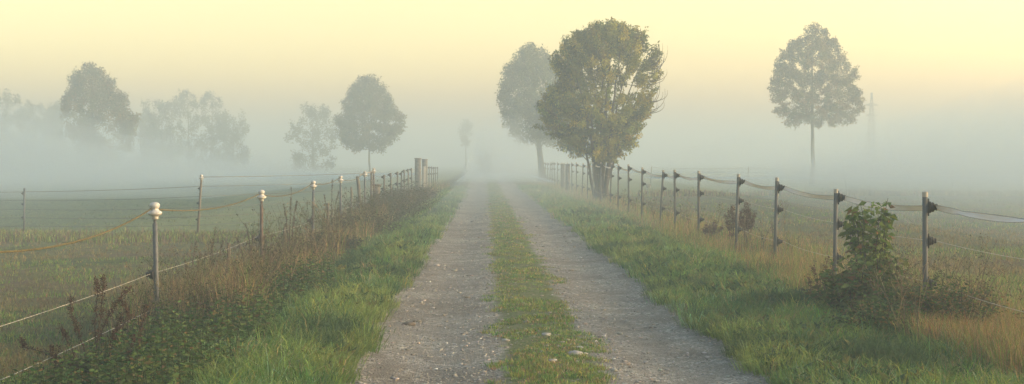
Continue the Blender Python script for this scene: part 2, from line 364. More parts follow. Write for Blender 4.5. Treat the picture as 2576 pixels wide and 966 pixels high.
# ------------------------------------------------------------------ grass
def scat(n, a, b, d0, d1, k=1.0):
    """n points in a strip a<x<b, thinning with distance"""
    u = rng.random(n); d = 1 / (1 / d0 - u * (1 / d0 - 1 / d1)); x = rng.uniform(a, b, n); return x, d
def wedge(n, side, d0, d1, lim):
    """n points over the open field on one side, as far out as the view reaches and a bit more"""
    u = rng.random(n); d = 1 / np.sqrt(1 / d0 ** 2 - u * (1 / d0 ** 2 - 1 / d1 ** 2)) if False else 1 / (1 / d0 - u * (1 / d0 - 1 / d1))
    t = rng.random(n); edge = .50 * d
    x = side * (lim + t * np.maximum(edge - lim, .5)); return x, d
def tufts(n, per, px, py, spread):
    cx = np.repeat(px, per); cy = np.repeat(py, per); a = rng.uniform(0, 2 * math.pi, len(cx)); r = np.abs(rng.normal(0, 1, len(cx))) * spread
    s = np.sqrt(np.maximum(cy, 8) / 12); return cx + np.cos(a) * r * s, cy + np.sin(a) * r * s, a
def vary(base, n, amt=.25, hue=.12):
    b_ = np.asarray(base, float); b_ = np.tile(b_, (n, 1)) if b_.ndim == 1 else b_
    v = np.clip(1 + rng.normal(0, amt, n), .4, 1.9)[:, None]; h = 1 + rng.normal(0, hue, (n, 3)) * [1, .5, 1]
    return np.clip(b_ * v * h, .004, .6)
def pick(n, cols, wts):
    return np.array(cols)[rng.choice(len(cols), n, p=np.array(wts) / sum(wts))]
DEW = (.20, .30, .15); GREEN = (.135, .235, .048); LUSH = (.090, .20, .052); YEL = (.27, .30, .07); STRAW = (.38, .28, .15); TAN = (.36, .23, .115); BROWN = (.16, .11, .07); RUST = (.30, .15, .06)

def verge(name, a, b, nt_, per, hlo, hhi, d1, label_kind=None, cols=(GREEN, LUSH, YEL, DEW, STRAW), wts=(5, 3, 1.4, 2.2, .5), spread=.05, wid=.0055, edge=0, leanr=(.3, 1.35)):
    px, py = scat(nt_, a, b, 7.6, d1)
    if edge:   # ragged edge towards the track
        jag = (fbm(px * 0, py, 1.3, 9) - .5) * .35
        keep = (px < edge + jag) if edge < 0 else (px > edge + jag); px, py = px[keep], py[keep]
    x, y, yaw = tufts(len(px), per, px, py, spread); n = len(x)
    big = np.repeat(.55 + .9 * fbm(px, py, .9, 2), per); s = np.sqrt(np.maximum(y, 8) / 11)
    big = big * np.repeat(np.clip(rng.lognormal(0, .35, len(px)), .4, 2.0), per)
    h = rng.uniform(hlo, hhi, n) * big; lean = rng.uniform(*leanr, n); C = np.repeat(vary(pick(len(px), cols, wts), len(px), .28, .10), per, 0)
    pat = np.repeat(fbm(px, py, .7, 12), per)[:, None]; warm = np.clip((pat - .48) * 4, 0, 1); C = C * (1 - warm) + (C * .45 + np.array(YEL) * .65) * warm
    drk = np.repeat(fbm(px, py, 1.4, 33), per)[:, None]; drk = np.clip((drk - .55) * 6, 0, 1); C = C * (1 - drk) + (np.array((.065, .115, .042))) * drk
    mb = MB(); blades(mb, x, y, h, wid * s * rng.uniform(.6, 1.4, n), lean, yaw, vary(C, n, .15, .05))
    return mb
def stuff(mb, name, label, cat, m='blade'):
    return tag(mb.build(name, M[m]), label, cat, kind='stuff')
stuff(verge('l', -2.75, -.85, 10500, 15, .06, .17, 75, edge=-1.02), 'verge_grass', 'lush green grass on the left verge of the track', 'grass')
stuff(verge('r', 1.9, 3.9, 11500, 15, .06, .17, 80, edge=2.02, wts=(4.5, 2, 3, 2, .8)), 'verge_grass', 'lush green grass on the right verge of the track', 'grass')
# strip between the ruts
px, py = scat(9500, -.1, 1.1, 7.6, 90)
jag = .40 + .30 * (fbm(px, py, 2.5, 21) - .5) * 2; keep = (np.abs(px - .5) < jag) & (fbm(px * 1.0, py, 3.5, 30) > .36); px, py = px[keep], py[keep]
x, y, yaw = tufts(len(px), 11, px, py, .04); n = len(x)
C = np.repeat(vary(pick(len(px), (GREEN, LUSH, YEL, STRAW, TAN), (3, 1, 4, 1.2, .8)), len(px), .25), 11, 0); lush = np.repeat(fbm(px, py, 1.2, 8), 11)
mb = MB(); blades(mb, x, y, rng.uniform(.012, .045, n) * (.3 + 1.2 * lush), .0045 * np.sqrt(y / 11) * rng.uniform(.6, 1.4, n), rng.uniform(.3, 1.1, n), yaw, vary(C, n), z=gh(x, y) + .002)
stuff(mb, 'strip_grass', 'short patchy grass on the strip between the two wheel ruts', 'grass')
# dry tall grass by the fences
def dry(a, b, nt_, per, hlo, hhi, d1, cols, wts, seed, spread=.06, wid=.0038, thr=.0, d0=8.5):
    px, py = scat(nt_, a, b, d0, d1); keep = fbm(px, py, .7, seed) > thr; px, py = px[keep], py[keep]
    x, y, yaw = tufts(len(px), per, px, py, spread); n = len(x); big = np.repeat(.5 + fbm(px, py, .6, seed), per)
    mb = MB(); s = np.sqrt(np.maximum(y, 8) / 11)
    blades(mb, x, y, rng.uniform(hlo, hhi, n) * big, wid * s * rng.uniform(.6, 1.3, n), rng.uniform(.05, .55, n), yaw, vary(pick(n, cols, wts), n, .25, .08))
    return mb
stuff(dry(-3.65, -2.35, 4800, 10, .2, .66, 85, (STRAW, TAN, BROWN, GREEN), (1.6, 2.4, 4, 3), 41, thr=.46, d0=12.6), 'tall_dry_grass', 'tall dry brown grass growing through the left fence', 'grass', 'dry')
stuff(dry(3.5, 5.3, 8000, 9, .10, .38, 85, (STRAW, TAN, YEL, GREEN, RUST), (2, 4, 3, 4, 1.8), 43, thr=.42), 'tall_dry_grass', 'straw coloured dry grass along the foot of the right fence', 'grass', 'dry')
stuff(dry(3.55, 5.2, 900, 12, .12, .36, 10.6, (RUST, TAN, STRAW, YEL), (4, 2, 1.5, 1), 47, thr=.25, d0=7.8), 'rusty_grass', 'rusty orange dead grass in the bottom right corner', 'grass', 'dry')
# pasture
def pasture(side, lim, nt_, per, d1, cols, wts, seed, hh=.07):
    px, py = wedge(nt_, side, 8.5, d1, lim); x, y, yaw = tufts(len(px), per, px, py, .08); n = len(x)
    pat = np.repeat(fbm(px, py, .35, seed), per); pat2 = np.repeat(fbm(px, py, 1.1, seed + 4), per)
    C = pick(n, cols, wts); C = np.where((pat > .56)[:, None], C * .35 + np.array(TAN) * .45, C); C = np.where((pat2 < .38)[:, None], C * .4 + np.array(BROWN) * .6, C)
    fr = ((y > 31) & (x < -3.6)) | ((y > 62) & (x > 6)); C = np.where(fr[:, None], C * .3 + np.array((.18, .215, .095)) * .8, C)
    mb = MB(); blades(mb, x, y, rng.uniform(.4, 1.4, n) * hh * (.5 + pat2), .006 * (y / 11) ** .7 * rng.uniform(.6, 1.3, n), rng.uniform(.2, 1., n), yaw, vary(C, n, .2))
    return mb
stuff(pasture(-1, 3.5, 9000, 9, 60, (GREEN, YEL, BROWN, TAN), (5, 4, 1.5, .8), 51), 'pasture_grass', 'short grazed brown green grass of the left pasture', 'grass')
stuff(pasture(1, 4.9, 9500, 9, 80, (GREEN, YEL, STRAW, TAN), (5, 5, 1.2, .6), 61, .10), 'pasture_grass', 'pale green autumn grass of the right pasture', 'grass')
# rough edges of longer grass under the far field fences
def rough_row(x0, y0, x1, y1, n, h, seed, cols):
    t = rng.random(n); x = x0 + (x1 - x0) * t + rng.normal(0, .35, n); y = y0 + (y1 - y0) * t + rng.normal(0, .7, n)
    x2, y2, yaw = tufts(n, 7, x, y, .1); k = len(x2); big = np.repeat(.3 + 1.3 * fbm(x, y, .5, seed), 7)
    mb = MB(); blades(mb, x2, y2, rng.uniform(.4, 1.2, k) * h * big, .014 * (y2 / 28) ** .8 * rng.uniform(.6, 1.3, k), rng.uniform(.05, .6, k), yaw, vary(pick(k, cols, [1] * len(cols)), k, .2)); return mb
stuff(rough_row(-17, 30.2, -5.0, 30.2, 2600, .22, 71, (BROWN, GREEN, BROWN, YEL)), 'rough_grass', 'brown rough grass under the cross fence of the left pasture', 'grass', 'dry')
stuff(rough_row(8, 62, 34, 62, 1800, .30, 73, (BROWN, TAN, YEL)), 'rough_grass', 'brown rough grass across the far side of the right pasture', 'grass', 'dry')

# leafy nettles and low herbs on the left verge, lower right undergrowth
def herbs(P, hlo, hhi, lf, nl, cols, wts):
    mb = MB()
    for (x, y) in P:
        h = random.uniform(hlo, hhi); z = g1(x, y); a = random.uniform(0, 6.28); ln = random.uniform(.02, .25) * h
        top = np.array([x + math.cos(a) * ln, y + math.sin(a) * ln, z + h]); b0 = np.array([x, y, z - .02])
        tube(mb, [b0, (b0 + top) / 2 + [0, 0, h * .03], top], [.003, .0025, .0015], 3, (.05, .06, .025), False)
        t = np.linspace(.15, 1, nl); Pp = b0 + (top - b0) * t[:, None]; aa = np.arange(nl) * 1.9 + a
        D = np.stack([np.cos(aa), np.sin(aa), rng.uniform(-.5, .35, nl)], -1); L = lf * (1.2 - .6 * t) * rng.uniform(.7, 1.2, nl)
        leaves(mb, Pp, D, L, L * .36, vary(pick(nl, cols, wts), nl, .2, .1))
    return mb
P = [(random.uniform(-3.15, -1.6), d) for d in (8.0 + 10 * random.random() ** 1.25 for _ in range(1500))]
P = [(x, y) for x, y in P if x < -1.75 - .5 * float(noise(x, y, 1.5, 4))]
stuff(herbs(P, .14, .46, .075, 20, ((.065, .120, .034), (.10, .145, .04), (.15, .115, .05), (.055, .085, .035)), (5, 3, 1.2, 2)), 'nettle_patch', 'leafy green nettles crowding the foot of the nearest left fence post', 'nettles', 'leaf')

# low broad leaved weeds in the verges
def rosettes(P, lf):
    mb = MB()
    for (x, y) in P:
        k = random.randint(7, 14); a = rng.uniform(0, 6.28, k); z = g1(x, y); pp = np.stack([np.full(k, x), np.full(k, y), np.full(k, z + .03)], -1) + rng.normal(0, .02, (k, 3)) * [1, 1, .6]
        c = random.choice(((.07, .13, .045), (.10, .16, .045), (.055, .10, .05), (.16, .16, .05)))
        leaves(mb, pp, np.stack([np.cos(a), np.sin(a), rng.uniform(.3, 1.3, k)], -1), lf * rng.uniform(.7, 1.4, k) * (y / 11) ** .3, lf * .42, vary(c, k, .2, .06))
    return mb
P = [(x, y) for x, y in zip(*scat(700, -2.6, -1.1, 8, 40)) if noise(x, y, 1.1, 91) > .45]
stuff(rosettes(P, .10), 'verge_weeds', 'broad leaved low weeds scattered in the left verge grass', 'weeds', 'leaf')
P = [(x, y) for x, y in zip(*scat(900, 2.15, 3.9, 8, 40)) if noise(x, y, 1.1, 95) > .45]
stuff(rosettes(P, .10), 'verge_weeds', 'broad leaved low weeds scattered in the right verge grass', 'weeds', 'leaf')
# thin dead weeds tangled along the left fence, a few on the right
def tangle(n, a, b_, d0, d1, hlo, hhi):
    mb = MB(); xx, yy = scat(n, a, b_, d0, d1)
    for x, y in zip(xx, yy):
        if noise(x, y, .8, 66) < .32: continue
        h = random.uniform(hlo, hhi) * (.6 + .7 * float(noise(x, y, .5, 68))); z = g1(x, y) - .02; a_ = random.uniform(0, 6.28); l_ = random.uniform(.05, .45) * h
        p0 = np.array([x, y, z]); p2 = p0 + [math.cos(a_) * l_, math.sin(a_) * l_, h]; p1 = p0 + [0, 0, h * .6] + rng.normal(0, .03, 3); w_ = (y / 12) ** .5
        C = vary(random.choice(((.15, .12, .075), (.09, .075, .045), (.24, .19, .115), (.09, .095, .045), (.12, .12, .055))), 1, .2, .06)[0]; P_ = bez(p0, p1, p2, 7); tube(mb, P_, np.linspace(.0036, .0016, 7) * w_, 3, C, False)
        for q in range(random.randint(1, 5)):
            k = random.randint(3, 5); a2 = random.uniform(0, 6.28); l2 = random.uniform(.05, .2) * h; e_ = P_[k] + [math.cos(a2) * l2, math.sin(a2) * l2, l2 * random.uniform(.5, 1.4)]
            tube(mb, [P_[k], (P_[k] + e_) / 2 + [0, 0, -.01], e_], [.002 * w_, .0016 * w_, .0012 * w_], 3, C, False)
            m_ = random.randint(1, 7)
            if m_: leaves(mb, e_ + rng.normal(0, .012, (m_, 3)), rng.normal(size=(m_, 3)), .022 * w_, .010 * w_, vary(C * .75, m_, .2))
    return mb
stuff(tangle(1250, -3.75, -2.2, 11.8, 60, .40, 1.0), 'dead_weeds', 'thin dead brown weeds tangled along the left fence', 'weeds', 'dry')
stuff(tangle(170, 3.5, 4.9, 10.2, 12.6, .35, .72), 'dead_weeds', 'thin dead stalks standing among the undergrowth by the nearest right post', 'weeds', 'dry')
stuff(tangle(260, 4.0, 5.2, 12, 60, .35, .75), 'dead_weeds', 'thin dead weeds standing in the straw grass by the right fence', 'weeds', 'dry')

# ------------------------------------------------------------------ loose stones
def stones(x, y, s, C):
    n = len(x); t = (1 + 5 ** .5) / 2
    I = unit(np.array([(-1, t, 0), (1, t, 0), (-1, -t, 0), (1, -t, 0), (0, -1, t), (0, 1, t), (0, -1, -t), (0, 1, -t), (t, 0, -1), (t, 0, 1), (-t, 0, -1), (-t, 0, 1)], float))
    Fc = np.array([(0, 11, 5), (0, 5, 1), (0, 1, 7), (0, 7, 10), (0, 10, 11), (1, 5, 9), (5, 11, 4), (11, 10, 2), (10, 7, 6), (7, 1, 8), (3, 9, 4), (3, 4, 2), (3, 2, 6), (3, 6, 8), (3, 8, 9), (4, 9, 5), (2, 4, 11), (6, 2, 10), (8, 6, 7), (9, 8, 1)])
    sc3 = np.stack([rng.uniform(.7, 1.3, n), rng.uniform(.7, 1.2, n), rng.uniform(.22, .5, n)], -1) * s[:, None] / 2
    W_ = I[None] * rng.uniform(.72, 1.18, (n, 12, 1)) * sc3[:, None, :]
    a = rng.uniform(0, 6.28, n); ca, sa = np.cos(a)[:, None], np.sin(a)[:, None]
    X = W_[..., 0] * ca - W_[..., 1] * sa; Y = W_[..., 0] * sa + W_[..., 1] * ca
    V = np.stack([X + x[:, None], Y + y[:, None], W_[..., 2] + (gh(x, y) + .004 + sc3[:, 2] * .35)[:, None]], -1).reshape(-1, 3)
    mb = MB(); mb.add(V, None, (np.arange(n)[:, None, None] * 12 + Fc[None]).reshape(-1, 3), np.repeat(C, 12, 0)); return mb
x, y = scat(22000, -1.0, 2.02, 7.6, 38); n = len(x)
rim = np.exp(-((x - 1.05) / .16) ** 2) + .6 * np.exp(-((x + .0) / .12) ** 2) + .8 * np.exp(-((x + .95) / .08) ** 2)
keep = rng.random(n) < np.clip(.35 + .8 * fbm(x, y, 1.6, 77) - .3 + rim * .6, .1, 1) * np.where(np.abs(x - .5) < .38, .25, 1); x, y = x[keep], y[keep]; n = len(x)
s = np.clip(rng.lognormal(-4.15, .50, n), .007, .07) * np.sqrt(y / 10)
C = vary(pick(n, ((.29, .27, .24), (.36, .34, .31), (.23, .21, .185), (.30, .25, .20), (.46, .44, .41)), (5, 4, 3, 2, .3)), n, .15, .04)
tag(stones(x, y, s, C).build('gravel', M['stone']), 'loose grey and beige gravel scattered over the track', 'gravel', kind='stuff')
def gy(py): return EYE * F / (py - 405)
for (qx, qy, sz, cc, lb) in [
    (1030, 814, .125, (.17, .13, .09), 'brown clod of earth lying on the left wheel rut'),
    (1042, 806, .05, (.14, .11, .08), 'small dark stone lying just behind the brown earth clod'),
    (968, 796, .09, (.30, .27, .22), 'flat pale stone at the left edge of the track beside the grass'),
    (1318, 771, .085, (.30, .25, .15), 'round tan stone in the grass strip between the ruts'),
    (1374, 852, .10, (.36, .35, .33), 'long pale grey stone in the middle of the grass strip'),
    (1323, 818, .075, (.26, .26, .25), 'mid grey stone in the left half of the grass strip'),
    (1449, 900, .12, (.33, .31, .29), 'broad flat grey stone at the right rim of the grass strip'),
    (1457, 880, .07, (.38, .37, .35), 'small light stone just behind the broad flat grey stone'),
    (1392, 919, .09, (.36, .35, .33), 'pale stone in the grass strip nearest the bottom of the photo')]:
    d = gy(qy); xw = wx(qx, d); mb = stones(np.array([xw]), np.array([d]), np.array([sz]), np.array([cc]))
    tag(mb.build('stone', M['stone'], smooth=False), lb, 'stone', 'bigger stones lying on the track')

# ------------------------------------------------------------------ fences
def sag_line(pts, sag, n=10):
    out = []
    for a, b_ in zip(pts[:-1], pts[1:]):
        a = np.array(a, float); b_ = np.array(b_, float); s_ = sag * random.uniform(.6, 1.3)
        for t in np.linspace(0, 1, n, endpoint=False): out.append(a + (b_ - a) * t - [0, 0, 4 * s_ * t * (1 - t)])
    out.append(np.array(pts[-1], float)); return np.array(out)
def side_insulator(base, side, parent, big=1.0):
    mb = MB(); x, y, z = base
    box(mb, (x + side * .006, y, z - .055 * big), (.012, .03, .11 * big))
    pr = [(.001, .0), (.036, .0), (.038, .010), (.026, .014), (.026, .020), (.032, .024), (.030, .031), (.018, .036), (.018, .044), (.023, .048), (.019, .056), (.001, .057)]
    pr = [(r_ * big, side * (q * big + .010)) for r_, q in pr]
    if side < 0: pr = pr
    lathe(mb, pr, (x, y, z), 'x', 14)
    return mb.build('insulator', M['black'], parent)
def top_insulator(x, y, z, parent, k=1.0):
    """white porcelain bell on top of a post: z is the top of the post"""
    pr = [(.001, -.035), (.030, -.035), (.034, -.012), (.036, .0), (.058, .006), (.070, .020), (.072, .034), (.058, .046), (.040, .056), (.034, .066), (.034, .074), (.044, .084), (.050, .096), (.049, .112), (.040, .126), (.022, .136), (.001, .139)]
    mb = MB(); lathe(mb, [(r_ * k, q * k) for r_, q in pr], (x, y, z), 'z', 24)
    return mb.build('porcelain_insulator', M['porcelain'], parent, smooth=True)

# left track fence
LX = -3.3
lf = tag(empty('wire_fence', (LX, 8, g1(LX, 8))), 'wire fence left of the track with white porcelain tops on its nearest posts', 'fence')
lp = [(7.1, 1.05, 0), (12.9, 1.02, .0), (18.9, 1.01, 0), (24.5, 1.06, .02), (29.4, 1.10, -.01), (35.2, 1.16, 0), (38.0, 1.23, 0)]
top = []
for i, (d, zt, ln) in enumerate(lp):
    x = LX + random.uniform(-.02, .02); z0 = g1(x, d) - .15; mb = MB(); tx = x + ln - (.02 if i == 1 else 0)
    lathe(mb, [(.024, 0), (.024, .4)], (0, 0, -99), 'z', 4) if False else None
    tube(mb, [(x, d, z0), ((x + tx) / 2, d, (z0 + zt) / 2), (tx, d, zt - .05), (tx, d, zt - .045), (tx, d, zt)], [.025, .025, .025, .016, .016], 12)
    p = mb.build('post', M['rust'] if i in (2, 6) else M['galv'], lf, smooth=True)
    if i in (2, 3, 4): p['label'] = 'rust stained post' if i == 2 else 'grey post'
    top_insulator(tx, d, zt + .03, p); top.append((tx, d, zt + .03 + .07))
    if d < 30:
        for zz in (.46, .08):
            side_insulator((x - .022 + ln * .3, d, zz), -1, p, 1.35)
rope = MB(); L_ = np.vstack([sag_line([(LX, 1.3, 1.14), top[0], top[1]], .21, 14)[:-1], sag_line(top[1:], .10, 14)]); L_[:, 0] -= .035
tube(rope, L_, .008, 6); 
for k in range(len(L_) - 1):   # frayed knots
    if L_[k][1] < 26 and random.random() < .3:
        tube(rope, [L_[k] - (L_[k + 1] - L_[k]) * .08, L_[k], L_[k] + (L_[k + 1] - L_[k]) * .08], [.004, .011, .004], 6)
rope.build('rope', M['rope'], lf, smooth=True)
for zz in (.46, .08):
    mb = MB(); pts = [(LX - .055, 3, zz + .12)] + [(LX - .055, d, zz + random.uniform(-.03, .03)) for d, _, _ in lp] + [(LX - .03, 45, zz + .1), (LX, 59, zz + .12)]
    tube(mb, sag_line(pts, .025, 8), .0023, 5); mb.build('wire', M['wire'], lf, smooth=True)
far = [(965.6, 440), (984.5, 435), (1000, 432), (1009, 433), (1018.5, 427), (1027.7, 425), (1036.3, 423), (1079, 419), (1085, 419), (1091, 420), (1096, 420), (1100.6, 420)]
ft = []
for qx, qy in far:
    d = F * -LX / (1221 - qx); zt = wz(qy, d); x = LX; z0 = g1(x, d) - .1; mb = MB(); ln = random.uniform(-.03, .03)
    tube(mb, [(x, d, z0), (x + ln * .5, d, (z0 + zt) / 2), (x + ln, d, zt)], .03, 8); p = mb.build('post', M['wood'], lf, smooth=True)
    side_insulator((x - .03 + ln, d, zt - .07), -1, p, 1.2); side_insulator((x - .03 + ln * .5, d, zt - .45), -1, p, 1.2); ft.append((x - .03, d, zt - .07))
for dz in (0, -.4):
    mb = MB(); a = [(q[0] - .03, q[1], q[2] + dz) for q in [(LX, 38.0, 1.2)] + ft]; tube(mb, sag_line(a, .02, 5), .006, 4); mb.build('wire', M['steel'], lf)

# cross fence of the left pasture
cf = tag(empty('wire_fence', (-6.7, 30.5, g1(-6.7, 30.5))), 'thin wire fence crossing the left pasture with two posts and five wires', 'fence')
cp = [(wx(510, 30.5), 30.5, 1.17, .11), (wx(70, 30.9), 30.9, .95, .02), (-15.6, 31.3, .98, 0), (-20.5, 31.7, .98, 0)]
tops = []
for i, (x, d, zt, ln) in enumerate(cp):
    z0 = g1(x, d) - .1; mb = MB(); x0 = x - ln
    tube(mb, [(x0, d, z0), ((x0 + x) / 2, d, (z0 + zt) / 2), (x, d, zt)], [.03, .028, .026] if i == 0 else .024, 8)
    p = mb.build('post', M['wood'] if i == 0 else M['galv'], cf, smooth=True); tops.append((x, d, zt))
    if i == 0: top_insulator(x, d, zt, p, .8)
    for q in ((.85, .62, .36) if i == 0 else (.9, .7, .45, .22)):
        side_insulator((x0 + (x - x0) * q - (.02), d, z0 + (zt - z0) * q), -1, p, .7)
corner = (LX, 38.0, 1.25)
for k, (za, zb, zc) in enumerate([(1.25, 1.22, None), (1.02, 1.00, .86), (.80, .76, .66), (.52, .50, .44), (.28, .28, .24), (.10, .08, .04)]):
    pts = [(LX, 38.0, za), (cp[0][0], 30.5, zb)]
    if zc is not None: pts += [(cp[1][0], 30.9, zc), (-15.6, 31.3, zc), (-20.5, 31.7, zc)]
    mb = MB(); tube(mb, sag_line(pts, .03, 12), .0048 if k else .006, 4); mb.build('wire', M['steel'], cf)

# right track fence
RX = 4.2
rf = tag(empty('tape_fence', (RX, 9, g1(RX, 9))), 'fence right of the track with grey posts, black insulators and sagging pale tape', 'fence')
rp = [(9.0, 1.30, 0), (12.1, 1.307, 0), (15.3, 1.263, .0), (18.5, 1.36, .02), (21.4, 1.38, .06), (25.1, 1.405, .01), (28.2, 1.407, 0), (30.8, 1.38, .07), (34.3, 1.43, .01), (37.4, 1.50, 0), (40.4, 1.50, 0)]
d = 43.4
while d < 96:
    rp.append((d + random.uniform(-.3, .3), 1.5 + random.uniform(-.03, .06), random.uniform(-.05, .05))); d += 3.1
rp = [(a, b_, c + random.uniform(-.025, .025)) for a, b_, c in rp if not 65.4 < a < 68.8]
tp = []
for i, (d, zt, ln) in enumerate(rp):
    x = RX; z0 = g1(x, d) - .2; mb = MB(); tx = x + ln
    tube(mb, [(x, d, z0), ((x + tx) / 2, d, (z0 + zt) / 2), (tx, d, zt - .045)], .025, 14 if d < 30 else 8)
    p = mb.build('post', M['recycled'], rf, smooth=True)
    mb = MB(); lathe(mb, [(.0265, -.05), (.0275, -.006), (.024, .0), (.001, .002)], (tx, d, zt), 'z', 14); mb.build('post_cap', M['cap'], p, smooth=True)
    zs = (1.16, .84, .43) + ((.17,) if i in (2, 3, 5) else ())
    off = zt - 1.307 if i > 2 else 0
    for q in zs:
        zz = q + off * (q > .5) + (0.0 if d < 20 else .02); f = (zz - z0) / (zt - z0); side_insulator((x + ln * f + .024, d, zz), 1, p, 1.5 if q > 1 else 1.25)
    tp.append((tx + .10, d, 1.16 + off + (0 if d < 20 else .02)))
# tape: a flat woven band with dark threads, sagging from post to post and twisting
near = [q for q in tp if q[1] < 64]; near = [(tp[0][0], 4.5, 1.16)] + near
def band(pts, lo, hi, m, name, thick=.0015):
    L_ = sag_line(pts, .05, 14); mb = MB(); V = []; 
    for k, q in enumerate(L_):
        ph = .5 * math.sin(k * .37) if q[1] > 11.5 else 1.2 + .9 * math.sin(k * .5)
        u = np.array([math.sin(ph), 0, math.cos(ph)])
        for s_ in (lo, hi): V.append(q + u * s_)
    V = np.array(V); n = len(L_); Q = [(2 * i, 2 * i + 1, 2 * i + 3, 2 * i + 2) for i in range(n - 1)]
    return L_, V, Q
st = random.getstate(); L_, V, Q = band(near, -.027, .027, None, None)
mb = MB(); mb.add(V, Q); V2 = V + [.0015, 0, 0]; mb.add(V2, [q[::-1] for q in Q]); mb.build('tape', M['tape'], rf)
mb = MB(); tube(mb, V[0::2] - [.003, 0, 0], .0016, 4); tube(mb, V[1::2] - [.003, 0, 0], .0016, 4)
mb.build('tape_thread', M['thread'], rf)
mb = MB(); tube(mb, sag_line([q for q in tp if q[1] >= 60], .05, 6), .008, 4); mb.build('tape', M['tape'], rf)
for q in (.84, .43):
    mb = MB(); pts = [(RX + .06, 4.5, q)] + [(t[0], t[1], q + (t[2] - 1.16) * (q > .5)) for t in tp if t[1] < 64]
    tube(mb, sag_line(pts, .03, 8), .0022, 5); mb.build('wire', M['wire'], rf, smooth=True)

# thin fence far out in the right pasture
qf = tag(empty('wire_fence', (16.5, 80, g1(16.5, 80))), 'thin faint wire fence far out in the right pasture', 'fence')
qp = []
for qx, qt, ln in ((1640, 420, .08), (1885, 421, 0), (2125, 418, -.25), (2403, 410, -.02), (2690, 412, 0)):
    d = 80; x = wx(qx, d); zt = wz(qt, d); z0 = g1(x, d) - .1; mb = MB()
    tube(mb, [(x - ln, d, z0), (x, d, zt)], .022, 6); p = mb.build('post', M['galv'], qf, smooth=True); qp.append((x, d, zt - .05))
for dz in (0, -.5):
    mb = MB(); tube(mb, sag_line([(a, b_, c + dz) for a, b_, c in qp], .04, 8), .005, 4); mb.build('wire', M['steel'], qf)
# pale bucket at the foot of the first thin post
bx = wx(1632, 78.5); bz = g1(bx, 78.5); bu = tag(empty('bucket', (bx, 78.5, bz)), 'small white bucket on the grass at the foot of a thin far post', 'bucket')
mb = MB(); lathe(mb, [(.001, 0), (.13, 0), (.17, .26), (.18, .26), (.18, .28), (.16, .28), (.125, .02), (.001, .02)], (bx, 78.5, bz), 'z', 18); mb.build('pail', M['porcelain'], bu, smooth=True)
mb = MB(); a = np.linspace(0, math.pi, 12); tube(mb, np.stack([bx + .17 * np.cos(a), 78.5 - .02 - .06 * np.sin(a), bz + .27 - .13 * np.sin(a)], -1), .006, 4); mb.build('handle', M['steel'], bu)

# ------------------------------------------------------------------ old wooden posts and gate posts
def wpost(name, x, d, wdt, zt, lean, m, lb, cat, grp=None, rnd=False, yaw=.1):
    z0 = g1(x, d) - .15; mb = MB()
    if rnd:
        n = 7; t = np.linspace(0, 1, n); P_ = np.stack([x - lean * (1 - t) + .01 * np.sin(t * 9), np.full(n, d), z0 + (zt - z0) * t], -1)
        tube(mb, P_, wdt / 2 * (1.05 - .12 * t + .05 * np.sin(t * 17)), 10)
    else: box(mb, (x - lean, d, z0), (wdt, wdt, zt - z0), lean=(lean, 0), yaw=yaw)
    return tag(mb.build(name, M[m]), lb, cat, grp)
wpost('fence_post', wx(899, 35.6) - .1, 36.6, .10, wz(444, 36), -.17, 'wood', 'old round wooden post leaning left beside the porcelain topped fence post', 'post', rnd=True)
wpost('fence_post', wx(938, 38.4) - .06, 38.6, .075, wz(433, 38), .0, 'wood', 'slim wooden post paired with the strain post where the cross fence starts', 'post', rnd=True)
o = empty('stump_post', (wx(948, 39.4), 39.4, g1(LX, 39.4))); tag(o, 'thick wooden stump post with a flat cap at the cross fence corner', 'post')
x_, d_ = wx(948, 39.4), 39.4; mb = MB(); z0 = g1(x_, d_) - .15; tube(mb, [(x_, d_, z0), (x_, d_, .5), (x_ + .01, d_, .84)], [.11, .105, .1], 12); mb.build('shaft', M['wood'], o)
mb = MB(); lathe(mb, [(.001, .84), (.14, .84), (.15, .86), (.14, .885), (.001, .9)], (x_, d_, 0), 'z', 12); mb.build('cap_board', M['wood'], o)
mb = MB(); tube(mb, [(wx(905, 36.2) - .05, 36.85, 1.20), (LX - .09, 38.0 + .12, 1.27)], .018, 8); tag(mb.build('rail', M['palewood']), 'short pale rail between the leaning old post and the strain post', 'rail')
def gatepost(qx0, qx1, qt, d, lb, mm='concrete'):
    x0, x1 = wx(qx0, d), wx(qx1, d); x = (x0 + x1) / 2; wdt = x1 - x0; zt = wz(qt, d); z0 = g1(x, d) - .1
    e = tag(empty('gate_post', (x, d, z0 + .1)), lb, 'gate post', 'square gate posts beside the track')
    mb = MB(); box(mb, (x, d, z0), (wdt, wdt, zt - z0 - .04)); mb.build('pillar', M[mm], e)
    mb = MB(); box(mb, (x, d, zt - .038), (wdt + .05, wdt + .05, .045)); mb.build('cap_slab', M[mm], e); return e
gatepost(1044, 1059.5, 398, 61, 'taller left one of the two square gate posts beside the left fence')
gatepost(1062, 1075.5, 400.5, 66, 'shorter right one of the two square gate posts beside the left fence')
wpost('marker_post', wx(1066.5, 60.5), 60.5, .15, wz(419, 60.5), .02, 'palewood', 'pale flat marker post in front of the right gate post', 'post')
gatepost(1410.5, 1420.5, 412, 68.6, 'left one of the two squat gate posts in the right fence', 'wood')
gatepost(1422.5, 1433.5, 413, 65.6, 'right one of the two squat gate posts in the right fence', 'wood')
for qx, qt, d, lb in ((576, 610, 17.4, 'short weathered post behind the left fence nearest the camera, in dry weeds'),
                      (716, 572, 21.5, 'short dark post behind the left fence between the second and third porcelain tops'),
                      (825, 511, 27.0, 'short thin post behind the left fence beyond the third porcelain top'),
                      (884, 470, 33.5, 'short thin post behind the left fence just before the leaning old post')):
    wpost('short_post', wx(qx, d), d, .055, wz(qt, d), random.uniform(-.03, .03), 'wood', lb, 'post', 'short old posts behind the left fence', rnd=True)

